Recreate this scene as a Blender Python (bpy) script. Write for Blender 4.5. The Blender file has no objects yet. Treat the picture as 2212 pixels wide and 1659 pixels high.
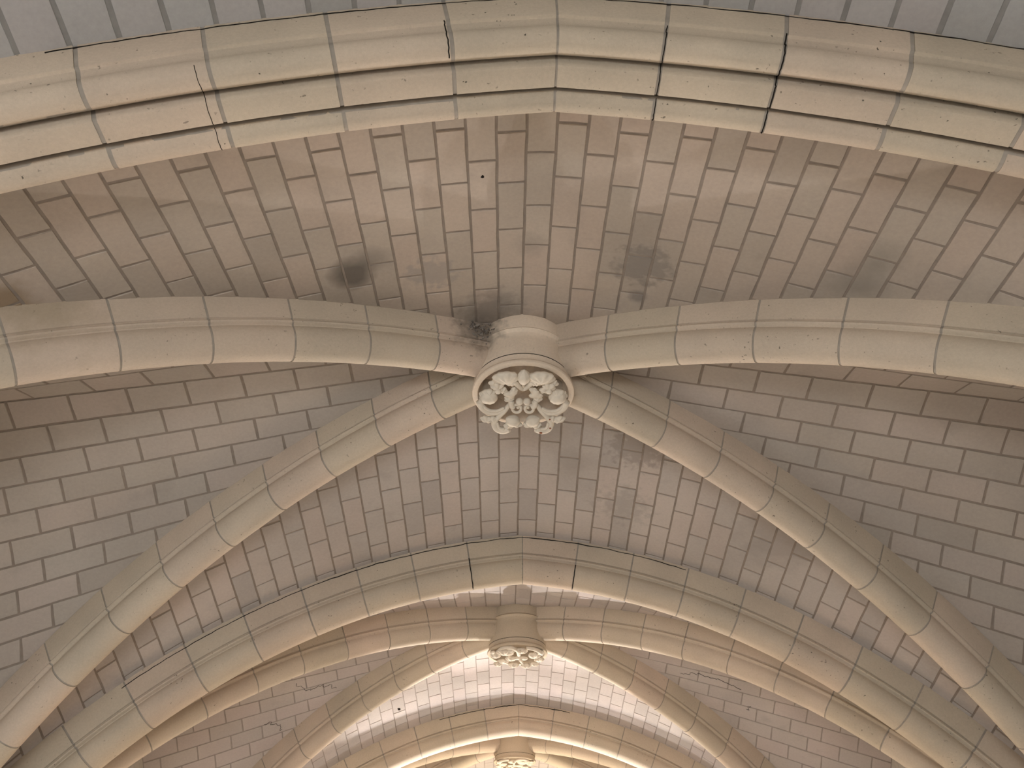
import bpy, math, random
from mathutils import Vector, Matrix, noise

# ------------------------------------------------------------------ camera, world, lights, exposure
random.seed(7)
SC = bpy.context.scene
COL = SC.collection
ZC = 2.2                         # eye height of the camera above the floor
CAMX = -0.1697
FPX, PITCH, YAW, ROLL = 1680.25, 0.67987, 0.00749, 0.00216

def cam_axes():
    cy, sy, cp, sp, cr, sr = math.cos(YAW), math.sin(YAW), math.cos(PITCH), math.sin(PITCH), math.cos(ROLL), math.sin(ROLL)
    xr = Vector((cy, -sy, 0)); yr = Vector((sy, cy, 0)); zr = Vector((0, 0, 1))
    dep = yr * cp + zr * sp
    up = -yr * sp + zr * cp
    return xr * cr - up * sr, xr * sr + up * cr, dep
RIGHT, UP, FWD = cam_axes()
CAMPOS = Vector((CAMX, 0, ZC))
cd_ = bpy.data.cameras.new('camera')
cd_.sensor_width = 36.0
cd_.lens = 36.0 * FPX / 2212.0
cd_.clip_start = 0.05
cam = bpy.data.objects.new('camera', cd_)
COL.objects.link(cam)
cam.matrix_world = Matrix(((RIGHT.x, UP.x, -FWD.x, CAMPOS.x), (RIGHT.y, UP.y, -FWD.y, CAMPOS.y),
                           (RIGHT.z, UP.z, -FWD.z, CAMPOS.z), (0, 0, 0, 1)))
SC.camera = cam

world = bpy.data.worlds.new('world')
SC.world = world
world.use_nodes = True
world.node_tree.nodes['Background'].inputs[0].default_value = (0.75, 0.83, 1.0, 1)
world.node_tree.nodes['Background'].inputs[1].default_value = 0.6

SC.view_settings.view_transform = 'Standard'
SC.view_settings.look = 'None'
SC.view_settings.gamma = 1.0
SC.view_settings.use_curve_mapping = False
SC.view_settings.exposure = 0.0

def area(name, loc, target, sx, sy, power, colour):
    l = bpy.data.lights.new(name, 'AREA')
    l.shape = 'RECTANGLE'; l.size = sx; l.size_y = sy; l.energy = power; l.color = colour
    o = bpy.data.objects.new(name, l); COL.objects.link(o)
    o.location = loc
    d = Vector(target) - Vector(loc)
    o.rotation_euler = d.to_track_quat('-Z', 'Y').to_euler()
    return o
def point(name, loc, power, colour, radius):
    l = bpy.data.lights.new(name, 'POINT')
    l.energy = power; l.color = colour; l.shadow_soft_size = radius
    o = bpy.data.objects.new(name, l); COL.objects.link(o); o.location = loc
    return o
XW = 5.4                          # inner faces of the two side walls
BAYS_Y = (-0.8, 5.0215, 10.82, 16.82)
DAY = (0.86, 0.93, 1.0)
# daylight standing in the window openings of both side walls, and in the great west doorway behind the camera
SIDE_POWER = {0: (10, 3), 1: (95, 5), 2: (75, 45), 3: (25, 25)}      # bay: (left wall, right wall)
for i, y in enumerate(BAYS_Y):
    for s in (-1, 1):
        area('daylight_side_window', (s * (XW + 0.12), y, 1.55), (s * 1.0, y, 0.3), 1.9, 1.9, SIDE_POWER[i][0 if s < 0 else 1], DAY)
area('daylight_west_doorway', (-0.9, -3.9, 1.35), (-0.9, -1.9, 0.0), 3.4, 2.3, 535, (0.88, 0.94, 1.0))
# floodlights standing in the third bay: an all-round lamp and a beam thrown back along the vault on either side
for x, pw, beam in ((-1.3, 350, 1600), (1.3, 235, 1250)):
    wide = bpy.data.lights.new('floodlight', 'SPOT')
    wide.energy = pw; wide.color = (0.97, 0.97, 1.0); wide.spot_size = math.radians(125); wide.spot_blend = 0.35; wide.shadow_soft_size = 0.05
    wo = bpy.data.objects.new('floodlight', wide); COL.objects.link(wo)
    wo.location = (x, 15.0, ZC + 2.2)
    wo.rotation_euler = (Vector((0, 12.6, ZC + 4.2)) - Vector(wo.location)).to_track_quat('-Z', 'Y').to_euler()
    sp = bpy.data.lights.new('floodlight_beam', 'SPOT')
    sp.energy = beam; sp.color = (0.98, 0.96, 0.98); sp.spot_size = math.radians(42); sp.spot_blend = 0.5; sp.shadow_soft_size = 0.05
    so = bpy.data.objects.new('floodlight_beam', sp); COL.objects.link(so)
    so.location = (x, 15.0, ZC + 2.2)
    so.rotation_euler = (Vector((0, 9.2, ZC + 4.1)) - Vector(so.location)).to_track_quat('-Z', 'Y').to_euler()
point('warm_floodlight', (0.0, 17.3, ZC + 0.7), 720, (1.0, 0.88, 0.72), 0.1)
# added warm fill lights, low and unseen, to warm the ribs' far undersides
for x in (-1.6, 1.6):
    point('warm_rib_fill', (x, 9.3, 0.4), 62, (1.0, 0.73, 0.45), 0.15)
cy_ = SC.cycles
cy_.max_bounces = 4; cy_.diffuse_bounces = 3; cy_.glossy_bounces = 1; cy_.transmission_bounces = 0
cy_.use_adaptive_sampling = True; cy_.adaptive_threshold = 0.08; cy_.adaptive_min_samples = 20
cy_.caustics_reflective = False; cy_.caustics_refractive = False

def pixel(p):
    d = Vector(p) - CAMPOS
    w = d.dot(FWD)
    if w < 0.05:
        return None
    return 1106 + FPX * d.dot(RIGHT) / w, 829.5 - FPX * d.dot(UP) / w
def in_view(p, m=330):
    q = pixel(p)
    return q is not None and -m < q[0] < 2212 + m and -m < q[1] < 1659 + m

# ------------------------------------------------------------------ materials
def new_mat(name):
    m = bpy.data.materials.new(name); m.use_nodes = True
    nt = m.node_tree; nt.nodes.clear()
    out = nt.nodes.new('ShaderNodeOutputMaterial'); b = nt.nodes.new('ShaderNodeBsdfDiffuse')
    nt.links.new(b.outputs[0], out.inputs[0])
    return m, nt, b
class NB:
    """small node-building helper"""
    def __init__(s, nt):
        s.nt = nt; s.cache = {}
        s.geo = nt.nodes.new('ShaderNodeNewGeometry').outputs['Position']
        s.rnd = nt.nodes.new('ShaderNodeObjectInfo').outputs['Random']
    def link(s, a, b): s.nt.links.new(a, b)
    def noise(s, scale, detail=4, rough=0.55, vec=None, off=None):
        key = (scale, detail, rough)
        if vec is None and key in s.cache: return s.cache[key]
        n = s.nt.nodes.new('ShaderNodeTexNoise'); n.inputs['Scale'].default_value = scale
        n.inputs['Detail'].default_value = detail; n.inputs['Roughness'].default_value = rough
        s.link(vec or s.geo, n.inputs['Vector'])
        if vec is None: s.cache[key] = n.outputs['Fac']
        return n.outputs['Fac']
    def ramp(s, fac, stops):
        r = s.nt.nodes.new('ShaderNodeValToRGB'); e = r.color_ramp.elements
        while len(e) < len(stops): e.new(0.5)
        for k, (p, c) in enumerate(stops):
            e[k].position = p; e[k].color = (*c, 1) if isinstance(c, tuple) else (c, c, c, 1)
        s.link(fac, r.inputs[0]); return r.outputs[0]
    def maprange(s, v, a, b, c, d):
        n = s.nt.nodes.new('ShaderNodeMapRange'); n.clamp = True
        for i, x in zip((1, 2, 3, 4), (a, b, c, d)): n.inputs[i].default_value = x
        s.link(v, n.inputs[0]); return n.outputs[0]
    def math(s, op, a, b=None):
        n = s.nt.nodes.new('ShaderNodeMath'); n.operation = op
        for i, x in enumerate((a, b)):
            if x is None: continue
            if isinstance(x, (int, float)): n.inputs[i].default_value = x
            else: s.link(x, n.inputs[i])
        return n.outputs[0]
    def mix(s, kind, fac, a, b):
        n = s.nt.nodes.new('ShaderNodeMix'); n.data_type = 'RGBA'; n.blend_type = kind
        for sock, x in ((n.inputs[0], fac), (n.inputs[6], a), (n.inputs[7], b)):
            if isinstance(x, (int, float)): sock.default_value = x
            elif isinstance(x, tuple): sock.default_value = (*x, 1)
            else: s.link(x, sock)
        return n.outputs[2]
    def bump(s, h, strength, dist, prev=None):
        n = s.nt.nodes.new('ShaderNodeBump'); n.inputs['Strength'].default_value = strength
        n.inputs['Distance'].default_value = dist; s.link(h, n.inputs['Height'])
        if prev: s.link(prev, n.inputs['Normal'])
        return n.outputs[0]
    def spot(s, centre, radius, ragged, nscale=6.0, soft=0.5):
        """0..1 mask of one stain with its own shape, at its place on the vault"""
        d = s.nt.nodes.new('ShaderNodeVectorMath'); d.operation = 'SUBTRACT'
        s.link(s.geo, d.inputs[0]); d.inputs[1].default_value = centre
        l = s.nt.nodes.new('ShaderNodeVectorMath'); l.operation = 'LENGTH'; s.link(d.outputs[0], l.inputs[0])
        n = s.noise(6 if nscale < 9 else 14, 2)
        q = s.math('ADD', l.outputs['Value'], s.math('MULTIPLY', s.math('SUBTRACT', n, 0.5), ragged))
        return s.maprange(q, radius, radius * soft, 0.0, 1.0)

def web_material(name, lo, hi, pink, stains=(), strong=1.0):
    m, nt, b = new_mat(name); n = NB(nt)
    tone = n.ramp(n.rnd, [(0.0, lo), (0.10, tuple(0.5 * (a + c) for a, c in zip(lo, hi))), (0.45, hi), (0.75, pink), (1.0, tuple(0.6 * a + 0.4 * c for a, c in zip(hi, pink)))])
    broad = n.maprange(n.noise(0.9, 2), 0.3, 0.7, 0.90, 1.08)
    fine = n.maprange(n.noise(38, 2, 0.65), 0.25, 0.75, 0.95, 1.05)
    c = n.mix('MULTIPLY', 1.0, tone, n.math('MULTIPLY', broad, fine))
    c = n.mix('MIX', n.maprange(n.noise(3.1, 3, 0.6), 0.60, 0.78, 0.0, 0.28), c, tuple(x * 0.72 for x in lo))
    for centre, rad, rag, ns, soft, col, amt in stains:
        c = n.mix('MIX', n.math('MULTIPLY', n.spot((centre[0], centre[1], centre[2] + ZC), rad, rag, ns, soft), amt), c, col)
    n.link(c, b.inputs['Color'])
    n.link(n.bump(n.math('ADD', n.noise(9, 2), n.math('MULTIPLY', n.noise(120, 1, 0.7), 0.3)), 0.25, 0.006), b.inputs['Normal'])
    return m
def rib_material(name, a, bcol, ccol, pits=1.0, stains=()):
    m, nt, b = new_mat(name); n = NB(nt)
    tone = n.ramp(n.rnd, [(0.0, a), (0.5, bcol), (1.0, ccol)])
    blotch = n.ramp(n.noise(1.7, 2), [(0.35, (0.93, 0.93, 0.90)), (0.65, (1.05, 1.04, 1.0))])
    c = n.mix('MULTIPLY', 1.0, tone, blotch)
    c = n.mix('MULTIPLY', 1.0, c, n.maprange(n.noise(55, 2, 0.7), 0.25, 0.75, 0.94, 1.06))
    pit = n.math('MULTIPLY', n.maprange(n.noise(42, 2, 0.5), 0.69, 0.74, 0.0, pits), n.maprange(n.noise(2.6, 2), 0.45, 0.62, 0.0, 1.0))
    c = n.mix('MIX', pit, c, (0.10, 0.085, 0.065))
    for centre, rad, rag, ns, soft, col, amt in stains:
        c = n.mix('MIX', n.math('MULTIPLY', n.spot((centre[0], centre[1], centre[2] + ZC), rad, rag, ns, soft), amt), c, col)
    n.link(c, b.inputs['Color'])
    hh = n.math('ADD', n.noise(12, 2), n.math('MULTIPLY', n.noise(140, 1, 0.75), 0.4))
    n.link(n.bump(n.math('SUBTRACT', hh, pit), 0.32, 0.006), b.inputs['Normal'])
    return m
def plain_material(name, col, var=0.12, scale=14, bump=0.3):
    m, nt, b = new_mat(name); n = NB(nt)
    c = n.mix('MULTIPLY', 1.0, col, n.maprange(n.noise(scale, 2), 0.25, 0.75, 1 - var, 1 + var))
    n.link(c, b.inputs['Color'])
    n.link(n.bump(n.noise(60, 1), bump, 0.004), b.inputs['Normal'])
    return m

GREY, HI, PINK = (0.380, 0.315, 0.255), (0.450, 0.375, 0.302), (0.468, 0.374, 0.300)
STAINS_NEAR = (
    ((-1.30, 3.918, 4.197), 0.20, 0.08, 7, 0.45, (0.10, 0.085, 0.07), 0.78),
    ((-1.16, 3.80, 4.212), 0.17, 0.12, 7, 0.2, (0.15, 0.13, 0.11), 0.42),
    ((0.82, 3.918, 4.293), 0.24, 0.42, 17, 0.6, (0.19, 0.17, 0.15), 0.55),
    ((0.84, 4.264, 4.328), 0.09, 0.05, 9, 0.5, (0.17, 0.155, 0.14), 0.6),
    ((0.0, 3.80, 4.378), 0.17, 0.16, 8, 0.2, (0.22, 0.19, 0.16), 0.35),
    ((-0.74, 4.03, 4.324), 0.20, 0.40, 15, 0.6, (0.30, 0.27, 0.24), 0.5),
    ((-3.22, 3.36, 3.34), 0.22, 0.22, 6, 0.3, (0.22, 0.14, 0.065), 0.65),
    ((2.22, 3.65, 3.843), 0.24, 0.18, 6, 0.2, (0.20, 0.175, 0.145), 0.5),
    ((2.26, 3.40, 3.80), 0.20, 0.14, 6, 0.2, (0.20, 0.18, 0.15), 0.4),
    ((-0.30, 4.55, 4.42), 0.32, 0.30, 9, 0.3, (0.13, 0.115, 0.10), 0.55),
)
STAINS_FAR = (
    ((1.08, 6.167, 4.192), 0.30, 0.55, 13, 0.6, (0.24, 0.205, 0.175), 0.55),
    ((1.02, 6.99, 4.058), 0.34, 0.75, 11, 0.4, (0.25, 0.22, 0.195), 0.33),
    ((0.50, 6.484, 4.238), 0.25, 0.3, 7, 0.3, (0.30, 0.255, 0.215), 0.4),
    ((2.48, 6.878, 3.588), 0.45, 0.5, 8, 0.4, (0.27, 0.235, 0.205), 0.5),
)
RIB_STAINS = (((-0.42, 4.66, 4.36), 0.26, 0.36, 11, 0.4, (0.14, 0.115, 0.09), 0.62), ((-3.05, 3.48, 3.45), 0.42, 0.5, 4, 0.2, (0.27, 0.215, 0.125), 0.45))
M_NEAR = web_material('web_limestone_soot_stained', GREY, HI, PINK, STAINS_NEAR)
M_FAR = web_material('web_limestone_patchy', (0.390, 0.34, 0.300), (0.460, 0.402, 0.350), (0.47, 0.395, 0.34), STAINS_FAR)
M_SIDE = web_material('web_limestone_side', (0.395, 0.335, 0.278), (0.440, 0.378, 0.316), (0.450, 0.375, 0.315))
M_TOP = web_material('web_limestone_cool_daylit', (0.375, 0.35, 0.32), (0.415, 0.39, 0.36), (0.425, 0.385, 0.355))  # web stone greyed: the cool daylight on this bay is put into its colour
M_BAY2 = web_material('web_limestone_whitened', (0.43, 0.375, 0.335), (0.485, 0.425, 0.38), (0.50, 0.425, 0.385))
M_RIB = rib_material('rib_limestone', (0.500, 0.414, 0.320), (0.528, 0.434, 0.340), (0.540, 0.428, 0.338))
M_RIBD = rib_material('diagonal_rib_limestone', (0.490, 0.408, 0.318), (0.528, 0.436, 0.344), (0.552, 0.438, 0.352), 0.8, RIB_STAINS)
M_MORTAR = plain_material('grey_brown_joint_mortar', (0.270, 0.218, 0.175))
M_MORTAR2 = plain_material('pale_joint_mortar', (0.33, 0.28, 0.245))
M_JOINT = plain_material('grey_rib_joint_mortar', (0.335, 0.288, 0.235))
M_MORTAR0 = plain_material('cool_grey_joint_mortar', (0.255, 0.235, 0.212))
M_DARK = plain_material('dark_crack', (0.02, 0.017, 0.014))
M_BOSS = rib_material('boss_drum_limestone', (0.69, 0.565, 0.45), (0.70, 0.575, 0.46), (0.70, 0.575, 0.46), 0.3, RIB_STAINS)
M_BOSS2 = rib_material('boss_drum_limestone_brown', (0.49, 0.405, 0.31), (0.50, 0.41, 0.315), (0.50, 0.41, 0.315), 0.3)
M_CARVE = plain_material('pale_carved_limestone', (0.68, 0.59, 0.475), 0.06, 25, 0.15)
M_RUBBLE = plain_material('crumbled_sooty_mortar', (0.21, 0.18, 0.15), 0.6, 22, 1.0)
M_RUST = plain_material('rust_red_paint_trace', (0.22, 0.06, 0.025), 0.4, 30)
M_FLOOR = plain_material('floor_pale_stone', (0.58, 0.53, 0.475))
M_WALL = plain_material('wall_pale_limestone', (0.50, 0.45, 0.38))

# ------------------------------------------------------------------ object helpers
def mk(name, verts, faces, mat, parent=None, smooth=None, zoff=ZC):
    me = bpy.data.meshes.new(name)
    me.from_pydata([(v[0], v[1], v[2] + zoff) for v in verts], [], faces)
    me.materials.append(mat)
    if smooth is not None:
        me.polygons.foreach_set('use_smooth', [True] * len(me.polygons))
        if smooth < 3.1:
            me.set_sharp_from_angle(angle=smooth)
    me.update()
    o = bpy.data.objects.new(name, me); COL.objects.link(o)
    if parent is not None: o.parent = parent
    return o
def tag(o, label=None, cat=None, group=None, kind=None):
    for k, v in (('label', label), ('category', cat), ('group', group), ('kind', kind)):
        if v: o[k] = v
    return o
def empty(name, loc):
    o = bpy.data.objects.new(name, None); COL.objects.link(o)
    o.empty_display_size = 0.2
    return o            # kept at the world origin: the parts carry their own coordinates
def lerp(a, b, t): return a + (b - a) * t
def fix_normals(o):
    import bmesh
    bm = bmesh.new(); bm.from_mesh(o.data); bmesh.ops.recalc_face_normals(bm, faces=bm.faces); bm.to_mesh(o.data); bm.free()

# ------------------------------------------------------------------ geometry of the vault (z measured from eye level)
XB = -0.053
WD = 6.107
class Arch:
    def __init__(s, y, h, R, c, x0, hw):
        s.y, s.h, s.R, s.c, s.x0, s.hw = y, h, R, c, x0, hw
        s.zc = h - math.sqrt(R * R - c * c)
    def z(s, x):
        return s.zc + math.sqrt(max(s.R ** 2 - (abs(x - s.x0) + s.c) ** 2, 0.01))
    def phi(s, x, dr=0): return math.asin(min((abs(x) + s.c) / (s.R - dr), 0.999))
ARCH0 = Arch(-3.8, 4.20, 9.703, 1.0564, 0.084, 0.26)
ARCH1 = Arch(2.184, 4.204, 9.703, 1.0564, 0.084, 0.26)
ARCH2 = Arch(7.738 + 0.19, 4.076, 6.991, 0.6125, 0.0, 0.19)
ARCH3 = Arch(13.738 + 0.19, 4.076, 6.991, 0.6125, 0.035, 0.19)
ARCH4 = Arch(19.738 + 0.19, 4.076, 6.991, 0.6125, 0.035, 0.19)
HB, RD, CDG = 4.5196, 8.0345, 0.7359
ZCD = HB - math.sqrt(RD * RD - CDG * CDG)
def zdiag(s): return ZCD + math.sqrt(max(RD * RD - (s + CDG) ** 2, 0.01))
class Bay:
    def __init__(s, yb, a, b):
        s.yb, s.near, s.far = yb, a, b
        s.ln, s.lf = yb - (a.y), (b.y) - yb
        s.xb = XB
    def diag_y(s, x, side):                      # side -1 near, +1 far
        t = abs(x - s.xb) / WD
        return s.yb - t * s.ln if side < 0 else s.yb + t * s.lf
    def diag_z(s, x, side):
        y = s.diag_y(x, side)
        return zdiag(math.hypot(x - s.xb, y - s.yb))
    def front(s, x, t, side):                     # ruled web between arch (t=0) and diagonal (t=1)
        a = s.near if side < 0 else s.far
        yd = s.diag_y(x, side)
        return Vector((x, lerp(a.y, yd, t), lerp(a.z(x), s.diag_z(x, side), t)))
    def wall_z(s, y):
        d = abs(y - s.yb) * (2.82 / (s.ln if y < s.yb else s.lf))
        return 3.68 - 0.52 * d - 0.17 * d * d
    def side(s, y, t, sx):                        # ruled web between diagonal (t=0) and side wall (t=1)
        l = s.ln if y < s.yb else s.lf
        f = abs(y - s.yb) / l
        x = s.xb + sx * f * WD
        z = zdiag(math.hypot(x - s.xb, y - s.yb))
        return Vector((lerp(x, sx * XW, t), y, lerp(z, s.wall_z(y), t)))
BAY0 = Bay(-0.8, ARCH0, ARCH1)
BAY1 = Bay(5.0215, ARCH1, ARCH2)
BAY2 = Bay(10.82, ARCH2, ARCH3)
BAY3 = Bay(16.82, ARCH3, ARCH4)

# ------------------------------------------------------------------ webs: a mortar bed with single stones in it
def stone_verts(corners, inward, jit, rng):
    """corners: 4 points in order (a0,a1 along the long side, then back); returns verts, faces of one bevelled block"""
    nl = 3
    P = [corners[0], corners[1], corners[2], corners[3]]
    edges = [(P[0], P[1], nl), (P[1], P[2], 2), (P[2], P[3], nl), (P[3], P[0], 2)]
    per = []
    for a, b, k in edges:
        for i in range(k):
            per.append(a.lerp(b, i / k))
    cen = sum(P, Vector()) / 4
    out_v = []
    n = len(per)
    ins = 0.0045
    j = [Vector((rng.uniform(-1, 1), rng.uniform(-1, 1), rng.uniform(-1, 1))) * jit for _ in range(n)]
    lift = rng.uniform(-0.0012, 0.0016)
    inner = []
    for k, p in enumerate(per):
        q = p + j[k]
        d = (cen - q); d.normalize()
        inner.append(q + d * ins * 1.3 + inward * lift)
    outer = [p + j[k] - inward * 0.009 for k, p in enumerate(per)]
    v = inner + outer
    f = [list(range(n))]
    for k in range(n):
        f.append([k, k + n, (k + 1) % n + n, (k + 1) % n])
    return v, f

def shrink(c, g):
    """pull four corners (c0-c1 long edge, c1-c2 short, c2-c3 long, c3-c0 short) inwards by g on every side"""
    u = ((c[1] - c[0]) + (c[2] - c[3])).normalized()
    w = ((c[3] - c[0]) + (c[2] - c[1])).normalized()
    lu = min((c[1] - c[0]).length, (c[2] - c[3]).length); lw = min((c[3] - c[0]).length, (c[2] - c[1]).length)
    gu = min(g, lu * 0.3); gw = min(g, lw * 0.3)
    return [c[0] + u * gu + w * gw, c[1] - u * gu + w * gw, c[2] - u * gu - w * gw, c[3] + u * gu - w * gw]

N_STONE = [0]
def build_web(pt, lines, along, limits, stone_len, mat, label, gap, singles=True, stones=True, seed=1, tseg=10, focus=None, mid=0.0):
    """pt(c, t): point of the ruled surface; lines: bed-joint values; along(c): coordinate range (v0, v1) of the ruling;
    stones break at constant along-coordinate."""
    rng = random.Random(seed)
    inside = Vector((0, focus, 0.5))
    # mortar bed
    verts, faces = [], []
    fine = []
    for a, b in zip(lines[:-1], lines[1:]): fine += [a, (a + b) / 2]
    fine.append(lines[-1])
    for c in fine:
        for k in range(tseg + 1):
            verts.append(pt(c, k / tseg))
    m = tseg + 1
    for i in range(len(fine) - 1):
        for k in range(tseg):
            faces.append([i * m + k, i * m + k + 1, (i + 1) * m + k + 1, (i + 1) * m + k])
    # push the bed outwards a little
    nv = [Vector() for _ in verts]
    for f in faces:
        n = (verts[f[2]] - verts[f[0]]).cross(verts[f[3]] - verts[f[1]])
        if n.dot(inside - verts[f[0]]) < 0: n = -n
        for i in f: nv[i] += n
    verts = [v - n.normalized() * 0.0045 if n.length > 1e-9 else v for v, n in zip(verts, nv)]
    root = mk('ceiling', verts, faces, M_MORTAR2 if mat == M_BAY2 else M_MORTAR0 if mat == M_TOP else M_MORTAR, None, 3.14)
    tag(root, label, 'ceiling', None, 'structure')
    if not stones: return root
    allv, allf = [], []
    offs = [0.0, 0.5]
    ic = min(range(len(lines)), key=lambda k: abs(lines[k] - mid))
    for i in range(len(lines) - 1):
        c0, c1 = lines[i], lines[i + 1]
        a0, b0 = along(c0); a1, b1 = along(c1)
        lo_cut, hi_cut = max(a0, a1) if b0 > a0 else 0, 0
        s0, e0 = min(a0, a1), max(b0, b1)
        s1, e1 = max(a0, a1), min(b0, b1)          # common stretch
        L = e0 - s0
        if L < 0.05: continue
        ph = offs[(i + ic + 1) % 2] * stone_len + rng.uniform(-0.02, 0.02)
        br = []
        for k in range(-40, 41):
            p = limits(c0) + ph + k * stone_len + rng.uniform(-0.055, 0.055) * stone_len
            if s1 + 0.05 < p < e1 - 0.05: br.append(p)
        br = [None] + br + [None]
        for k in range(len(br) - 1):
            def corner(c, a, b, v, end):
                if v is None: t = 0.0 if end == 0 else 1.0
                else: t = (v - a) / (b - a)
                return pt(c, min(max(t, 0), 1))
            sk = rng.uniform(-0.006, 0.006)
            q = [corner(c0, a0, b0, br[k], 0), corner(c0, a0, b0, br[k + 1], 1), corner(c1, a1, b1, br[k + 1], 1), corner(c1, a1, b1, br[k], 0)]
            cen = (q[0] + q[1] + q[2] + q[3]) / 4
            if not in_view((cen.x, cen.y, cen.z + ZC)): continue
            if (q[0] - q[1]).length < 0.03 and (q[2] - q[3]).length < 0.03: continue
            n = (q[2] - q[0]).cross(q[3] - q[1]).normalized()
            if n.dot(inside - cen) < 0: n = -n
            v, f = stone_verts(shrink(q, gap), n, 0.0016, rng)
            # face winding towards the inside
            fn = (v[len(v) // 6] - v[0]).cross(v[len(v) // 2 - 1] - v[0])
            if fn.dot(n) < 0: f = [list(reversed(x)) for x in f]
            if singles:
                mk('stone', v, f, mat, root); N_STONE[0] += 1
            else:
                o = len(allv); allv += v; allf += [[x + o for x in ff] for ff in f]
    if allv:
        tag(mk('stone', allv, allf, mat, root), kind='stuff')
    return root

def x_lines(arch, step, xb, xmax, first=0.0):
    """bed-joint x positions, equal steps of arc along the arch, both ways from the ridge"""
    out = [xb]
    for s in (1, -1):
        x = xb; acc = []
        while abs(x) < xmax:
            sl = (arch.z(x + s * 0.02) - arch.z(x)) / 0.02
            x += s * step / math.sqrt(1 + sl * sl)
            acc.append(x)
        out = out + acc if s > 0 else list(reversed(acc)) + out
    return out
def y_lines(bay, step, ymin, ymax):
    out = [bay.yb]
    for s in (1, -1):
        y = bay.yb; acc = []
        l = bay.lf if s > 0 else bay.ln
        def zmid(y):
            f = abs(y - bay.yb) / l
            return 0.5 * (zdiag(f * math.hypot(WD, l)) + bay.wall_z(y))
        while abs(y - bay.yb) < l * 0.88:
            sl = (zmid(y + s * 0.02) - zmid(y)) / 0.02
            y += s * step / math.sqrt(1 + sl * sl)
            acc.append(y)
        out = out + acc if s > 0 else list(reversed(acc)) + out
    return [y for y in out if ymin <= y <= ymax]

def front_web(bay, side, step, slen, mat, label, gap=0.007, singles=True, stones=True, seed=1, base=None):
    a = bay.near if side < 0 else bay.far
    lines = x_lines(a, step, bay.xb, XW)
    if side < 0:
        pt = lambda c, t: bay.front(c, t, -1)
        along = lambda c: (a.y, bay.diag_y(c, -1))
        lim = lambda c: base if base is not None else bay.yb
    else:
        pt = lambda c, t: bay.front(c, 1 - t, 1)
        along = lambda c: (bay.diag_y(c, 1), a.y)
        lim = lambda c: base if base is not None else a.y - 0.2
    return build_web(pt, lines, along, lim, slen, mat, label, gap, singles, stones, seed, focus=bay.yb, mid=bay.xb)
def side_web(bay, sx, step, slen, mat, label, gap=0.0075, singles=True, stones=True, seed=1):
    lines = y_lines(bay, step, -99, 99)
    def xd(c):
        l = bay.ln if c < bay.yb else bay.lf
        return abs(c - bay.yb) / l * WD + sx * bay.xb
    pt = lambda c, t: bay.side(c, t, sx)
    along = lambda c: (xd(c), XW)
    return build_web(pt, lines, along, lambda c: XW, slen, mat, label, gap, singles, stones, seed, focus=bay.yb, mid=bay.yb)

front_web(BAY0, 1, 0.232, 0.62, M_TOP, 'stone vault web tinted grey for cool daylight, above the broad moulded arch along the top edge', 0.010, seed=3)
front_web(BAY0, -1, 0.25, 0.5, M_SIDE, 'plain vault web overhead behind the camera', stones=False)
for sx in (-1, 1):
    side_web(BAY0, sx, 0.25, 0.45, M_SIDE, 'plain side vault web overhead beside the camera', stones=False)
front_web(BAY1, -1, 0.190, 0.432, M_NEAR, 'soot-stained vault web between the broad moulded arch and the large boss', 0.0065, seed=11, base=2.746)
front_web(BAY1, 1, 0.200, 0.49, M_FAR, 'patchy grey and pink vault web below the large boss', 0.0065, seed=12, base=6.71)
side_web(BAY1, -1, 0.262, 0.46, M_SIDE, 'side vault web of long horizontal courses left of the large boss', seed=13)
side_web(BAY1, 1, 0.262, 0.46, M_SIDE, 'side vault web of long horizontal courses right of the large boss', seed=14)
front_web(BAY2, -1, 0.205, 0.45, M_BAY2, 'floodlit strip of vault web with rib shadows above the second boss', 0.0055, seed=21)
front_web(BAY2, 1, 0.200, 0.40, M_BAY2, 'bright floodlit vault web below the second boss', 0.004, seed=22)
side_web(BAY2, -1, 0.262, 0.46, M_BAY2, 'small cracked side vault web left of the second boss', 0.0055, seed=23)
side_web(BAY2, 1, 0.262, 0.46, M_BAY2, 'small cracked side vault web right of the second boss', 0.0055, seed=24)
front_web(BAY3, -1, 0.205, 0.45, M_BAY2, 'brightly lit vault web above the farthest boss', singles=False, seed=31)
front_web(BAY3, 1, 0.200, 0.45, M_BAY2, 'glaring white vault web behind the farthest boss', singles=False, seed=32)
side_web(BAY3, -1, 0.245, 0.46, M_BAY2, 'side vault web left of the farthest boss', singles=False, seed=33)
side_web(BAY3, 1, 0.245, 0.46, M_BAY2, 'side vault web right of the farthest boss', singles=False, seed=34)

# ------------------------------------------------------------------ moulded ribs and arches
def arcpts(cx, cy, r, a0, a1, n):
    return [(cx + r * math.cos(math.radians(lerp(a0, a1, k / n))), cy + r * math.sin(math.radians(lerp(a0, a1, k / n)))) for k in range(n + 1)]
def mirror(half):
    """half: from outer top to the middle of the soffit, (w>=0, dr)"""
    left = [(-w, d) for w, d in half]
    right = [p for p in reversed(half)]
    if abs(half[-1][0]) < 1e-6: right = right[1:]
    return left + right
# broad arch: flat flank, quirk, fat roll, deep groove, flat soffit band
P_BROAD = mirror([(0.26, -0.07), (0.26, 0.180), (0.257, 0.185), (0.249, 0.187), (0.243, 0.191), (0.240, 0.200), (0.2385, 0.225)]
                 + arcpts(0.166, 0.266, 0.0735, -22, 152, 12)
                 + [(0.099, 0.285), (0.094, 0.256), (0.086, 0.246), (0.077, 0.250), (0.073, 0.275), (0.070, 0.312), (0.067, 0.327), (0.062, 0.335), (0.054, 0.338), (0.0, 0.338)])
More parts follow.
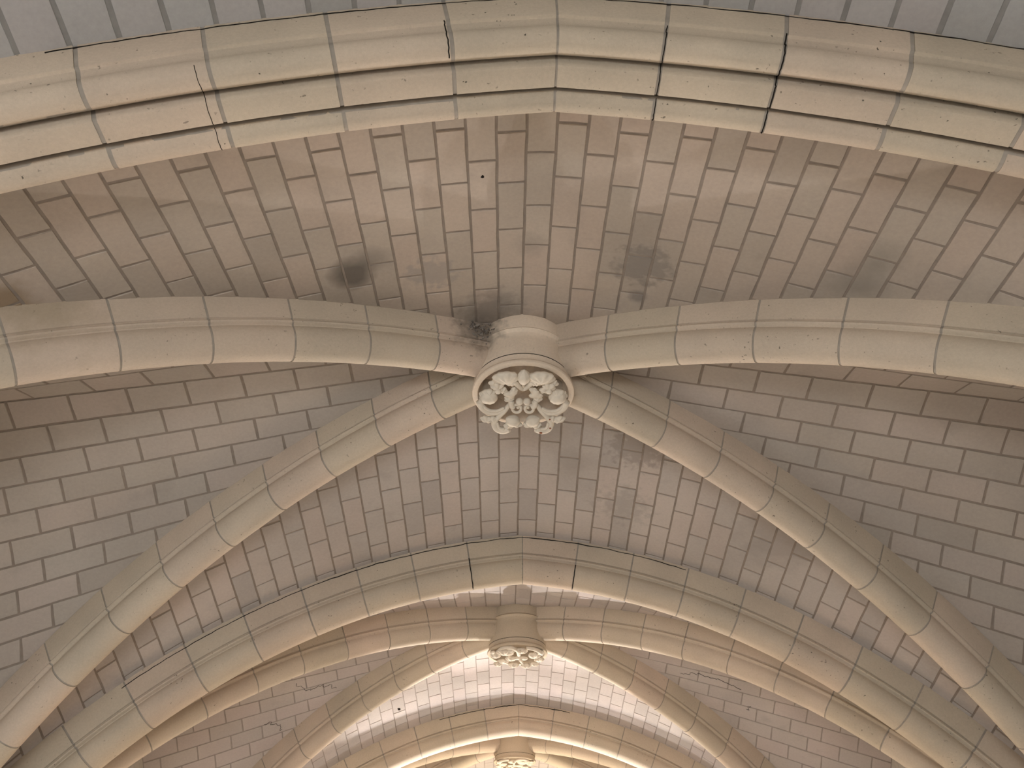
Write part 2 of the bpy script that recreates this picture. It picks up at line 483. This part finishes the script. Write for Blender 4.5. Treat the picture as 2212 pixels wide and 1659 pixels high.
# single-roll profile: flat flank, quirk, bead, fat round roll
def roll_profile(hw, depth):
    k = hw / 0.14
    h = [(0.14, -0.07), (0.14, 0.168), (0.137, 0.176), (0.128, 0.180), (0.127, 0.186), (0.134, 0.191), (0.143, 0.197), (0.147, 0.207), (0.143, 0.218), (0.134, 0.224), (0.124, 0.228), (0.121, 0.236)]
    h += [(0.128, 0.252), (0.134, 0.275), (0.135, 0.30), (0.131, 0.328), (0.121, 0.357), (0.104, 0.386), (0.080, 0.410), (0.050, 0.427), (0.024, 0.434), (0.0, 0.436)]
    return mirror([(w * k, d * depth / 0.436) for w, d in h])
P_ARCH = roll_profile(0.19, 0.434)
P_DIAG = roll_profile(0.14, 0.436)

def sweep(name, sections, mat, parent, cap=True, smooth=0.6):
    m = len(sections[0]); v = [p for s in sections for p in s]; f = []
    for i in range(len(sections) - 1):
        for k in range(m):
            k2 = (k + 1) % m
            f.append([i * m + k, i * m + k2, (i + 1) * m + k2, (i + 1) * m + k])
    if cap:
        f.append(list(reversed(range(m)))); f.append([(len(sections) - 1) * m + k for k in range(m)])
    o = mk(name, v, f, mat, parent, smooth)
    fix_normals(o)
    if smooth < 3.1: o.data.set_sharp_from_angle(angle=smooth)
    return o
def inset(profile, d):
    cx, cy = 0.0, 0.16
    out = []
    for w, r in profile:
        l = math.hypot(w - cx, r - cy)
        out.append((cx + (w - cx) * (1 - d / l), cy + (r - cy) * (1 - d / l)))
    return out
def wobble(sec, amp, key):
    return [p + Vector((noise.noise(p * 9 + key), noise.noise(p * 9 + key * 2), noise.noise(p * 9 + key * 3))) * amp for p in sec]

def arch_section(A, sgn, x, profile, ang=None):
    """section of the arch at web-line abscissa x (mitred upright when x == 0)"""
    out = []
    for w, dr in profile:
        r = A.R - dr
        if ang is None and x <= 1e-9: ph = math.asin(A.c / r)
        else: ph = ang if ang is not None else A.phi(x)
        xx = -A.c + r * math.sin(ph); zz = A.zc + r * math.cos(ph)
        out.append(Vector((A.x0 + sgn * max(xx, 0.0), A.y + w, zz)))
    return out
def build_arch(A, name, label, profile, mat, step, xmax, jit=0.0, seed=0, gap=0.010, shift=0.0):
    rng = random.Random(seed)
    root = empty(name, (0, A.y, 0))
    tag(root, label, 'arch')
    ph0 = math.asin(A.c / A.R); phm = A.phi(xmax)
    core = inset(profile, 0.0055)
    for sgn in (-1, 1):
        cuts = [ph0]
        while cuts[-1] < phm: cuts.append(cuts[-1] + (step + rng.uniform(-jit, jit)) / A.R)
        g = gap / A.R
        for k in range(len(cuts) - 1):
            a0, a1 = cuts[k], cuts[k + 1]
            mid = arch_section(A, sgn, 1, [(0, 0.2)], (a0 + a1) / 2)[0]
            if not in_view((mid.x, mid.y, mid.z + ZC)): continue
            secs = []
            ns = 4
            for i in range(ns + 1):
                if k == 0 and i == 0:
                    s = arch_section(A, sgn, 0, profile)
                    s = [p + Vector((sgn * gap * 0.6, 0, 0)) for p in s]
                else:
                    s = arch_section(A, sgn, 1, profile, lerp(a0 + g, a1 - g, i / ns))
                secs.append(s)
            dy = rng.uniform(-0.0012, 0.0012); dz = rng.uniform(-0.001, 0.001)
            secs = [wobble([p + Vector((0, dy, dz)) for p in s], 0.0012, Vector((k * 1.7, sgn, seed))) for s in secs]
            sweep('voussoir', secs, mat, root)
        # mortar core showing in the joints
        n = max(10, int((cuts[-1] - ph0) * A.R / 0.15))
        secs = [arch_section(A, sgn, 0, core)] + [arch_section(A, sgn, 1, core, lerp(ph0 + 0.002 + 0.08 / A.R, cuts[-1], i / n)) for i in range(n + 1)]
        sweep('mortar_bed', secs, M_JOINT, root)
    return root
arch1 = build_arch(ARCH1, 'transverse_arch', 'broad near transverse arch with twin rolls and a flat soffit band', P_BROAD, M_RIB, 0.607, 4.4, 0.012, 1, 0.011)
arch2 = build_arch(ARCH2, 'transverse_arch', 'cracked single-roll transverse arch between the large and second bosses', P_ARCH, M_RIB, 0.605, 5.2, 0.012, 2, 0.008)
arch3 = build_arch(ARCH3, 'transverse_arch', 'distant pointed transverse arch between the second and farthest bosses', P_ARCH, M_RIB, 0.60, 5.2, 0.012, 3, 0.008)
arch4 = build_arch(ARCH4, 'transverse_arch', 'farthest transverse arch against the end wall, behind the last boss', P_ARCH, M_RIB, 0.60, 5.2, 0.012, 4, 0.008)

def diag_frame(bay, sx, sy):
    l = bay.ln if sy < 0 else bay.lf
    L = math.hypot(WD, l)
    d = Vector((sx * WD / L, sy * l / L, 0)); n = Vector((-d.y, d.x, 0))
    return d, n, L
def diag_section(bay, d, n, ph, profile):
    out = []
    for w, dr in profile:
        r = RD - dr
        s = -CDG + r * math.sin(ph); z = ZCD + r * math.cos(ph)
        out.append(Vector((bay.xb, bay.yb, 0)) + d * s + n * w + Vector((0, 0, z)))
    return out
def build_diag(bay, sx, sy, label, s0, step, group, seed):
    rng = random.Random(seed)
    d, n, L = diag_frame(bay, sx, sy)
    root = empty('diagonal_rib', (0, 0, 0)); tag(root, label, 'rib', group)
    smax = XW / WD * L * 0.985
    cuts = [s0]
    while cuts[-1] < smax: cuts.append(min(cuts[-1] + (step - 0.012 * (len(cuts) - 1)) + rng.uniform(-0.012, 0.012), smax))
    phs = [math.asin((s + CDG) / RD) for s in cuts]
    g = 0.0075 / RD
    any_ = False
    for k in range(len(phs) - 1):
        a0, a1 = phs[k], phs[k + 1]
        mid = diag_section(bay, d, n, (a0 + a1) / 2, [(0, 0.2)])[0]
        if not in_view((mid.x, mid.y, mid.z + ZC)): continue
        dd = n * rng.uniform(-0.0012, 0.0012) + Vector((0, 0, rng.uniform(-0.001, 0.001)))
        secs = [wobble([p + dd for p in diag_section(bay, d, n, lerp(a0 + g, a1 - g, i / 4), P_DIAG)], 0.0012, Vector((k * 1.3, seed, 0))) for i in range(5)]
        sweep('voussoir', secs, M_RIBD, root); any_ = True
    core = inset(P_DIAG, 0.005)
    secs = [diag_section(bay, d, n, lerp(phs[0] - g, phs[-1], i / 36), core) for i in range(37)]
    sweep('mortar_bed', secs, M_JOINT, root)
    return root
WHERE = {(-1, -1): ('upper left', 'near'), (1, -1): ('upper right', 'near'), (-1, 1): ('lower left', 'far'), (1, 1): ('lower right', 'far')}
for bay, bn, s0 in ((BAY1, 'large near boss', 0.84), (BAY2, 'second boss', 0.84), (BAY3, 'farthest boss', 0.84)):
    for (sx, sy), (w, nf) in WHERE.items():
        build_diag(bay, sx, sy, 'yellowish diagonal rib springing %s from the %s' % (w, bn), s0, 0.575, 'diagonal ribs of the vault', hash((sx, sy, bn[0])) % 97 if False else (sx + 2) * 10 + (sy + 2) + int(bay.yb))

# ------------------------------------------------------------------ cracks
def tube(name, pts, rad, mat, parent, seg=6, smooth=3.14, taper=None, zoff=ZC, closed_caps=True):
    v, f = [], []
    n = len(pts)
    prev = None
    for i, p in enumerate(pts):
        t = (pts[min(i + 1, n - 1)] - pts[max(i - 1, 0)]).normalized()
        if prev is None:
            a = Vector((0, 0, 1)) if abs(t.z) < 0.9 else Vector((1, 0, 0))
            u = t.cross(a).normalized()
        else:
            u = (prev - t * prev.dot(t)).normalized()
        prev = u
        w = t.cross(u)
        r = rad(i / (n - 1)) if callable(rad) else rad
        for k in range(seg):
            an = 2 * math.pi * k / seg
            v.append(p + (u * math.cos(an) + w * math.sin(an)) * r)
    for i in range(n - 1):
        for k in range(seg):
            f.append([i * seg + k, i * seg + (k + 1) % seg, (i + 1) * seg + (k + 1) % seg, (i + 1) * seg + k])
    f.append(list(reversed(range(seg)))); f.append([(n - 1) * seg + k for k in range(seg)])
    return mk(name, v, f, mat, parent, smooth, zoff)
def web_crack(A, root, xa, xb, r0, seed, up=0.004):
    rng = random.Random(seed)
    n = int(abs(xb - xa) / 0.035)
    pts, rr = [], []
    for i in range(n + 1):
        x = lerp(xa, xb, i / n)
        q = Vector((x, A.y - A.hw - 0.002, A.z(x) + up))
        q += Vector((0, 0, noise.noise(Vector((x * 6, seed, 0))) * 0.008 + rng.uniform(-0.003, 0.003)))
        pts.append(q); rr.append(r0 * (0.55 + 0.8 * abs(noise.noise(Vector((x * 2.3, seed, 5))))))
    tube('crack', pts, lambda t: rr[min(int(t * n), n)], M_DARK, root, 5)
web_crack(ARCH1, arch1, -2.40, -0.15, 0.0040, 1)
web_crack(ARCH1, arch1, 0.28, 2.55, 0.0038, 2)
web_crack(ARCH2, arch2, -3.9, 0.0, 0.0062, 3)
web_crack(ARCH2, arch2, 0.0, 1.75, 0.0060, 4)
web_crack(ARCH3, arch3, -1.3, 0.9, 0.0075, 5)
def joint_crack(A, root, sgn, x, profile, i0, i1, r, side, seed):
    rng = random.Random(seed)
    ph = A.phi(x) + side * 0.008 / A.R
    sec = arch_section(A, sgn, 1, inset(profile, -0.0005), ph)[i0:i1]
    pts = []
    for a, b in zip(sec[:-1], sec[1:]):
        k = max(1, int((b - a).length / 0.02))
        for j in range(k): pts.append(a.lerp(b, j / k) + Vector((rng.uniform(-0.0025, 0.0025), 0, 0)))
    pts.append(sec[-1])
    tube('crack', pts, r, M_DARK, root, 5)
NP = len(P_BROAD)
joint_crack(ARCH1, arch1, -1, 0.62, P_BROAD, 1, 17, 0.0034, -1, 1)
joint_crack(ARCH1, arch1, 1, 0.60, P_BROAD, 4, NP - 8, 0.0026, -1, 2)
joint_crack(ARCH1, arch1, 1, 1.195, P_BROAD, 1, NP - 8, 0.0036, -1, 3)
joint_crack(ARCH1, arch1, -1, 1.84, P_BROAD, 10, NP - 8, 0.0020, 1, 4)
joint_crack(ARCH2, arch2, -1, 0.605, P_ARCH, 1, 22, 0.0045, 1, 5)
joint_crack(ARCH2, arch2, 1, 0.605, P_ARCH, 11, 22, 0.0040, 1, 6)

# ------------------------------------------------------------------ bosses
def lathe(name, prof, centre, mat, parent, seg=64, smooth=0.7):
    v, f = [], []
    for r, z in prof:
        for k in range(seg):
            a = 2 * math.pi * k / seg
            v.append(Vector((centre[0] + r * math.cos(a), centre[1] + r * math.sin(a), z)))
    for i in range(len(prof) - 1):
        for k in range(seg):
            f.append([i * seg + k, i * seg + (k + 1) % seg, (i + 1) * seg + (k + 1) % seg, (i + 1) * seg + k])
    o = mk(name, v, f, mat, parent, smooth); fix_normals(o); o.data.set_sharp_from_angle(angle=smooth)
    return o
class Carver:
    """carved pieces in a boss: x to the right, y away, d = how far a point hangs below the rim"""
    def __init__(s, root, cx, cy, zr, mirror=1, scale=1.0):
        s.root, s.cx, s.cy, s.zr, s.m, s.k = root, cx, cy, zr, mirror, scale
    def W(s, x, y, d): return Vector((s.cx + s.m * x * s.k, s.cy + y * s.k, s.zr - d * s.k))
    def dome(s, name, x, y, d, rx, ry, h, lobes=0, depth=0.2, rot=0, tilt=(0, 0), vein=0.0, curl=0.0, seg=40, phase=0):
        """a lobed, domed leaf or petal with thickness, bulging downwards"""
        R = Matrix.Rotation(rot, 3, 'Z') @ Matrix.Rotation(tilt[0], 3, 'X') @ Matrix.Rotation(tilt[1], 3, 'Y')
        v, f = [], []
        rings = [0.0, 0.25, 0.5, 0.72, 0.88, 0.97, 1.0]
        top = []
        for q in rings:
            for k in range(seg):
                a = 2 * math.pi * k / seg
                lo = 1 - depth * (0.5 - 0.5 * math.cos(lobes * a + phase)) ** 1.5 * q if lobes else 1
                r = q * lo
                hh = h * math.sqrt(max(1 - q * q * 0.98, 0)) + curl * q ** 3
                if vein: hh -= vein * h * (0.5 - 0.5 * math.cos(lobes * a + phase)) * q * (1 - q * 0.4)
                p = R @ Vector((rx * r * math.cos(a), ry * r * math.sin(a), -hh))
                v.append(s.W(x + p.x, y + p.y, d - p.z))
        n = len(rings)
        for q in (0.85, 0.0):
            for k in range(seg):
                a = 2 * math.pi * k / seg
                lo = 1 - depth * (0.5 - 0.5 * math.cos(lobes * a + phase)) ** 1.5 * q if lobes else 1
                p = R @ Vector((rx * q * lo * math.cos(a), ry * q * lo * math.sin(a), 0.25 * h * (1 - q) + 0.3 * h))
                v.append(s.W(x + p.x, y + p.y, d - p.z))
        for i in range(n + 1):
            for k in range(seg):
                f.append([i * seg + k, i * seg + (k + 1) % seg, (i + 1) * seg + (k + 1) % seg, (i + 1) * seg + k])
        o = mk(name, v, f, M_CARVE, s.root, 3.14); fix_normals(o); return o
    def bud(s, name, x, y, d, rx, ry, rz, ribs=0, point=0.0, rot=0, seg=28):
        v, f = [], []
        nr = 14
        R = Matrix.Rotation(rot, 3, 'Z')
        for i in range(nr + 1):
            th = math.pi * i / nr
            for k in range(seg):
                a = 2 * math.pi * k / seg
                q = math.sin(th) * (1 - 0.10 * (0.5 + 0.5 * math.cos(ribs * a)) if ribs else 1)
                yy = -math.cos(th)
                q *= (1 - point * max(yy * -1, 0) ** 2)
                p = R @ Vector((rx * q * math.cos(a), ry * yy, rz * q * math.sin(a)))
                v.append(s.W(x + p.x, y + p.y, d + p.z))
        for i in range(nr):
            for k in range(seg):
                f.append([i * seg + k, i * seg + (k + 1) % seg, (i + 1) * seg + (k + 1) % seg, (i + 1) * seg + k])
        o = mk(name, v, f, M_CARVE, s.root, 3.14); fix_normals(o); return o
    def scroll(s, name, pts, r0, r1, flat=1.0, seg=10):
        P = [s.W(*p) for p in pts]
        # Catmull-Rom through the points
        out = []
        for i in range(len(P) - 1):
            a, b, c, e = P[max(i - 1, 0)], P[i], P[i + 1], P[min(i + 2, len(P) - 1)]
            for k in range(5):
                t = k / 5
                out.append(0.5 * ((2 * b) + (c - a) * t + (2 * a - 5 * b + 4 * c - e) * t * t + (3 * b - a - 3 * c + e) * t ** 3))
        out.append(P[-1])
        return tube(name, out, lambda t: lerp(r0, r1, t) * s.k, M_CARVE, s.root, seg)
    def volute(s, x, y, d, R, r):
        pts = []
        for k in range(25):
            a = 2 * math.pi * k / 24
            pts.append(s.W(x + R * math.cos(a), y + R * math.sin(a) * 1.0, d + 0.35 * R * math.sin(a)))
        o = tube('volute', pts, r * s.k, M_CARVE, s.root, 8)
        return o

def build_boss(bay, label, zr, seed, carve, x_off=0.0):
    root = empty('roof_boss', (0, 0, 0)); tag(root, label, 'roof boss', 'carved bosses at the rib crossings')
    cx, cy = bay.xb + x_off, bay.yb
    bm_ = M_BOSS if seed == 1 else M_BOSS2
    # drum with the bead that runs on from the ribs
    lathe('drum', [(0.36, HB + 0.16), (0.398, HB + 0.03), (0.402, HB - 0.17), (0.396, HB - 0.182), (0.398, HB - 0.188), (0.412, HB - 0.196), (0.420, HB - 0.208),
                   (0.413, HB - 0.222), (0.400, HB - 0.229), (0.394, HB - 0.240), (0.396, HB - 0.30), (0.400, HB - 0.38), (0.404, zr + 0.13), (0.402, zr + 0.106)], (cx, cy), bm_, root)
    lathe('joint_line', [(0.390, zr + 0.107), (0.4005, zr + 0.105), (0.4005, zr + 0.099), (0.390, zr + 0.097)], (cx, cy), M_DARK, root)
    lathe('rim', [(0.37, zr + 0.103), (0.401, zr + 0.099), (0.399, zr + 0.080), (0.396, zr + 0.060), (0.399, zr + 0.046), (0.410, zr + 0.038), (0.419, zr + 0.026), (0.421, zr + 0.012), (0.416, zr + 0.002), (0.404, zr - 0.003),
                  (0.374, zr - 0.002), (0.368, zr + 0.004), (0.362, zr + 0.030), (0.355, zr + 0.10), (0.33, zr + 0.17), (0.25, zr + 0.20), (0.0, zr + 0.20)], (cx, cy), bm_, root)
    for (sx, sy) in WHERE:
        d, n, L = diag_frame(bay, sx, sy)
        a0, a1 = math.asin((0.20 + CDG) / RD), math.asin((0.84 + CDG) / RD) - 0.0075 / RD
        secs = [wobble(diag_section(bay, d, n, lerp(a0, a1, i / 4), P_DIAG), 0.002, Vector((sx, sy, seed))) for i in range(5)]
        sweep('rib_stub', secs, M_RIBD, root)
    carve(root, cx, cy, zr)
    return root

def carve_large(root, cx, cy, zr):
    C = Carver(root, cx, cy, zr)
    def loc(zx, zy, d): return (zx - 1022) / 1164, (zy - 1128 - 916 * d) / 717
    C.bud('bud', 0.0, -0.275, 0.034, 0.054, 0.084, 0.052, 7, 0.5)
    C.scroll('stem', [(0.0, -0.21, 0.02), (0.0, -0.15, 0.02), (0.0, -0.09, 0.0)], 0.018, 0.012)
    for s in (-1, 1):
        # pair of spreading wing leaves and their stems
        C.dome('leaf', s * 0.140, -0.250, 0.020, 0.118, 0.095, 0.052, 9, 0.12, s * 0.10, (0.25, 0), 0.25)
        C.dome('leaf', s * 0.105, -0.205, 0.030, 0.062, 0.050, 0.030, 7, 0.22, s * -0.3, (0.2, 0), 0.35)
        C.scroll('stem', [(s * 0.075, -0.215, 0.03), (s * 0.045, -0.165, 0.03), (s * 0.012, -0.105, 0.02), (0, -0.085, 0.01)], 0.026, 0.014)
        # small curling foliage beside them
        C.dome('leaf', s * 0.208, -0.150, 0.030, 0.060, 0.055, 0.035, 5, 0.28, s * 0.5, (0.2, 0), 0.4)
        C.dome('leaf', s * 0.168, -0.115, 0.038, 0.045, 0.040, 0.028, 5, 0.30, s * -0.4, (0, 0), 0.4)
        C.dome('leaf', s * 0.245, -0.175, 0.018, 0.040, 0.045, 0.025, 4, 0.30, 0.3, (0, 0), 0.3)
        C.bud('berry', s * 0.205, -0.125, 0.064, 0.026, 0.026, 0.020)
        # fat outer buds cupped in leaves
        C.bud('bud', s * 0.280, -0.025, 0.042, 0.076, 0.074, 0.056, 9, 0.2, s * 0.4)
        C.dome('leaf', s * 0.285, -0.078, 0.030, 0.066, 0.036, 0.040, 6, 0.25, s * 0.25, (0.3, 0), 0.35)
        C.dome('leaf', s * 0.335, -0.020, 0.022, 0.030, 0.060, 0.030, 5, 0.25, 0, (0, 0), 0.3)
        C.scroll('stem', [(s * 0.335, 0.025, 0.03), (s * 0.352, 0.075, 0.035), (s * 0.335, 0.125, 0.045)], 0.024, 0.026)
        # central three-lobed leaves
        C.dome('leaf', s * 0.102, -0.058, 0.040, 0.062, 0.062, 0.026, 3, 0.42, s * 0.6, (0.1, 0), 0.3, phase=0.4)
        C.dome('leaf', s * 0.078, -0.100, 0.030, 0.036, 0.045, 0.022, 3, 0.30, s * -0.4, (0, 0), 0.3)
        C.dome('leaf', s * 0.116, 0.004, 0.036, 0.045, 0.042, 0.028, 5, 0.25, 0, (0, 0), 0.3)
        C.bud('berry', s * 0.030, 0.008, 0.062, 0.031, 0.031, 0.031)
        C.scroll('stem', [(s * 0.095, 0.015, 0.05), (s * 0.098, 0.055, 0.062), (s * 0.078, 0.085, 0.068)], 0.026, 0.022)
        C.volute(s * 0.052, 0.095, 0.068, 0.036, 0.013)
        C.bud('berry', s * 0.040, 0.090, 0.058, 0.016, 0.016, 0.016)
        # crescent scrolls curling round dark hollows
        C.scroll('scroll', [(s * 0.355, 0.050, 0.03), (s * 0.335, 0.115, 0.045), (s * 0.280, 0.165, 0.055), (s * 0.205, 0.168, 0.055), (s * 0.148, 0.125, 0.050), (s * 0.112, 0.070, 0.045)], 0.034, 0.017)
        C.scroll('scroll', [(s * 0.335, 0.080, 0.045), (s * 0.285, 0.128, 0.060), (s * 0.215, 0.135, 0.062), (s * 0.155, 0.100, 0.058)], 0.016, 0.012)
        # lower loops
        C.scroll('scroll', [(s * 0.113, 0.075, 0.045), (s * 0.150, 0.140, 0.060), (s * 0.205, 0.205, 0.075), (s * 0.238, 0.270, 0.085), (s * 0.222, 0.335, 0.095), (s * 0.170, 0.360, 0.100), (s * 0.118, 0.335, 0.095)], 0.016, 0.036)
        C.scroll('scroll', [(s * 0.215, 0.255, 0.095), (s * 0.200, 0.310, 0.110), (s * 0.155, 0.325, 0.112)], 0.012, 0.014)
        C.bud('bud', s * 0.085, 0.240, 0.088, 0.060, 0.066, 0.050, 6, 0.3, s * 0.9)
        C.dome('leaf', s * 0.058, 0.285, 0.085, 0.060, 0.036, 0.035, 5, 0.3, s * -0.2, (0, 0), 0.4)
        C.dome('leaf', s * 0.120, 0.300, 0.088, 0.045, 0.045, 0.035, 5, 0.3, s * 0.7, (0, 0), 0.4)
        C.dome('leaf', s * 0.300, 0.225, 0.080, 0.062, 0.040, 0.034, 6, 0.22, s * -0.35, (0, 0), 0.4)
        C.dome('leaf', s * 0.250, 0.215, 0.080, 0.035, 0.030, 0.030, 4, 0.22, 0, (0, 0), 0.4)
    # traces of red paint
    for (x, y, d, a) in ((-0.085, -0.385, -0.0005, 0.014), (0.232, 0.29, 0.128, 0.010), (0.155, 0.35, 0.135, 0.012), (0.225, 0.20, 0.105, 0.008)):
        p = C.W(x, y, d)
        vs = [p + Vector((a * math.cos(t) * random.uniform(0.7, 1.2), a * 0.6 * math.sin(t), -0.002)) for t in [k * math.pi / 4 for k in range(8)]]
        vs += [q + Vector((0, 0, 0.006)) for q in vs]
        mk('paint_trace', vs, [list(range(8))] + [[k, (k + 1) % 8, 8 + (k + 1) % 8, 8 + k] for k in range(8)], M_RUST, root)

def carve_second(flip):
    def f(root, cx, cy, zr):
        C = Carver(root, cx, cy, zr, -1 if flip else 1)
        for x, y, d, rx, ry, h, lob, rot in ((-0.168, -0.20, 0.03, 0.13, 0.11, 0.05, 7, 0.4), (-0.10, -0.25, 0.02, 0.10, 0.07, 0.045, 6, -0.3), (0.06, -0.27, 0.03, 0.085, 0.075, 0.05, 4, 0.2),
                                             (0.234, -0.10, 0.035, 0.095, 0.11, 0.05, 5, 0), (0.30, -0.17, 0.02, 0.075, 0.08, 0.04, 5, 0.6), (0.085, -0.02, 0.05, 0.06, 0.075, 0.03, 2, 0.8),
                                             (0.01, -0.03, 0.05, 0.065, 0.07, 0.03, 2, -0.6), (-0.30, -0.08, 0.03, 0.075, 0.09, 0.045, 6, 0.2), (-0.33, -0.16, 0.02, 0.05, 0.07, 0.03, 4, 0),
                                             (-0.09, 0.0, 0.045, 0.08, 0.09, 0.04, 5, 0.5), (-0.20, 0.10, 0.05, 0.07, 0.10, 0.035, 5, 0.9), (-0.05, 0.20, 0.065, 0.08, 0.08, 0.045, 6, 0.1),
                                             (0.13, 0.22, 0.065, 0.08, 0.08, 0.045, 6, -0.3), (0.31, 0.04, 0.045, 0.07, 0.10, 0.04, 5, 0), (0.24, 0.17, 0.06, 0.07, 0.07, 0.04, 5, 0.4), (-0.27, 0.18, 0.06, 0.06, 0.08, 0.04, 5, 0.7)):
            C.dome('leaf', x, y, d, rx, ry, h, lob, 0.28, rot, (0.15, 0), 0.35)
        for x, y, d in ((0.045, -0.03, 0.075), (0.25, -0.04, 0.08), (0.03, -0.31, 0.07)):
            C.bud('berry', x, y, d, 0.022, 0.022, 0.020)
        C.scroll('scroll', [(-0.32, -0.05, 0.02), (-0.22, -0.30, 0.02), (-0.08, -0.335, 0.02), (0.0, -0.24, 0.03), (0.02, -0.12, 0.04)], 0.022, 0.028)
        C.scroll('scroll', [(0.12, -0.33, 0.02), (0.25, -0.29, 0.03), (0.34, -0.16, 0.035)], 0.022, 0.03)
        C.scroll('scroll', [(0.03, 0.05, 0.05), (0.08, 0.15, 0.06), (0.10, 0.27, 0.07)], 0.02, 0.02)
    return f
boss1 = build_boss(BAY1, 'large near boss with carved buds and scrolls inside a round rim', 3.945, 1, carve_large, 0.012)
boss2 = build_boss(BAY2, 'middle-sized second boss with carved leaves in the floodlit bay', 3.885, 2, carve_second(False), 0.03)
boss3 = build_boss(BAY3, 'farthest small boss glowing in warm light at the bottom edge', 3.88, 3, carve_second(True), 0.05)

# crumbled, sooty mortar where the left rib meets the large boss
def rubble(name, centre, n, spread, size, parent, seed, mat):
    rng = random.Random(seed); v, f = [], []
    for _ in range(n):
        c = Vector(centre) + Vector((rng.gauss(0, spread[0]), rng.gauss(0, spread[1]), rng.gauss(0, spread[2])))
        r = size * rng.uniform(0.4, 1.2); o = len(v)
        for i in range(5):
            th = math.pi * (i + 0.5) / 5
            for k in range(7):
                a = 2 * math.pi * k / 7
                v.append(c + Vector((math.sin(th) * math.cos(a), math.sin(th) * math.sin(a), math.cos(th))) * r * rng.uniform(0.7, 1.25))
        for i in range(4):
            for k in range(7):
                f.append([o + i * 7 + k, o + i * 7 + (k + 1) % 7, o + (i + 1) * 7 + (k + 1) % 7, o + (i + 1) * 7 + k])
        f.append([o + k for k in range(7)]); f.append([o + 28 + k for k in reversed(range(7))])
    return mk(name, v, f, mat, parent)

tag(rubble('mortar_crust', (-0.40, 4.70, 4.355), 110, (0.05, 0.03, 0.045), 0.0105, boss1, 5, M_RUBBLE), kind='stuff')
# small peg hole in the near web and in the second bay's web
def peg(centre, nrm, r, name='peg_hole'):
    c = Vector(centre); n = Vector(nrm).normalized(); u = n.orthogonal().normalized(); w = n.cross(u)
    ring = [c + (u * math.cos(k * math.pi / 6) * 1.3 + w * math.sin(k * math.pi / 6)) * r for k in range(12)]
    v = [p + n * 0.003 for p in ring] + [p - n * 0.02 for p in ring]
    return v, [list(range(12))] + [[k, (k + 1) % 12, 12 + (k + 1) % 12, 12 + k] for k in range(12)]
webs = [o for o in COL.objects if o.parent is None and o.name.startswith('ceiling')]
near_web = next(o for o in webs if 'soot-stained' in o['label'])
v, f = peg((-0.34, 3.109, 4.264), (0, 0.05, -1), 0.012)
mk('peg_hole', v, f, M_DARK, near_web)

v, f = peg((-1.909, 13.016, 3.797), (0, -0.15, -1), 0.028)
mk('peg_hole', v, f, M_DARK, next(o for o in webs if 'bright floodlit' in o['label']))
def side_crack(bay, sx, word, pts, r, seed):
    rng = random.Random(seed); out = []
    for (y0, t0), (y1, t1) in zip(pts[:-1], pts[1:]):
        for k in range(8):
            q = k / 8
            p = bay.side(lerp(y0, y1, q) + rng.uniform(-0.02, 0.02), lerp(t0, t1, q), sx)
            out.append(p + Vector((0, -0.002, -0.003)))
    out.append(bay.side(*pts[-1], sx) + Vector((0, -0.002, -0.003)))
    tube('crack', out, r, M_DARK, next(o for o in webs if word in o['label']), 5)
side_crack(BAY2, -1, 'small cracked side vault web left', ((11.63, 0.43), (11.80, 0.33), (11.77, 0.28), (11.89, 0.17)), 0.0032, 1)
side_crack(BAY2, -1, 'small cracked side vault web left', ((12.13, 0.40), (12.20, 0.31), (12.30, 0.23)), 0.0028, 2)
side_crack(BAY2, 1, 'small cracked side vault web right', ((11.68, 0.21), (11.60, 0.30), (11.62, 0.38), (11.70, 0.43)), 0.0032, 3)
side_crack(BAY2, 1, 'small cracked side vault web right', ((11.95, 0.40), (12.0, 0.36)), 0.0028, 4)

# ------------------------------------------------------------------ the rest of the room, below and beside the frame
def boxes(name, bs, mat, label=None):
    v, f = [], []
    for (x0, x1, y0, y1, z0, z1) in bs:
        o = len(v)
        v += [(x, y, z) for z in (z0, z1) for y in (y0, y1) for x in (x0, x1)]
        f += [[o + a for a in q] for q in ((0, 2, 3, 1), (4, 5, 7, 6), (0, 1, 5, 4), (2, 6, 7, 3), (0, 4, 6, 2), (1, 3, 7, 5))]
    o = mk(name, v, f, mat, None, None, 0.0)
    o['kind'] = 'structure'
    return o
boxes('floor', [(-7, 7, -4.4, 20.6, -0.2, 0)], M_FLOOR)
ZT = ZC + 4.6
for nm, s in (('wall_left', -1), ('wall_right', 1)):
    xa, xb_ = sorted((s * XW, s * (XW + 0.45)))
    bs = [(xa, xb_, -4.4, 20.6, 0, 0.5), (xa, xb_, -4.4, 20.6, 2.6, ZT)]
    edges = [-4.4] + [e for y in BAYS_Y for e in (y - 1.05, y + 1.05)] + [20.6]
    for k in range(0, len(edges), 2): bs.append((xa, xb_, edges[k], edges[k + 1], 0.5, 2.6))
    boxes(nm, bs, M_WALL)
boxes('wall_back', [(-XW, XW, 20.15, 20.6, 0, ZT)], M_WALL)
boxes('wall_front', [(-XW, -2.7, -4.4, -4.0, 0, ZT), (0.9, XW, -4.4, -4.0, 0, ZT), (-2.7, 0.9, -4.4, -4.0, 2.9, ZT)], M_WALL)
print('stones', N_STONE[0])
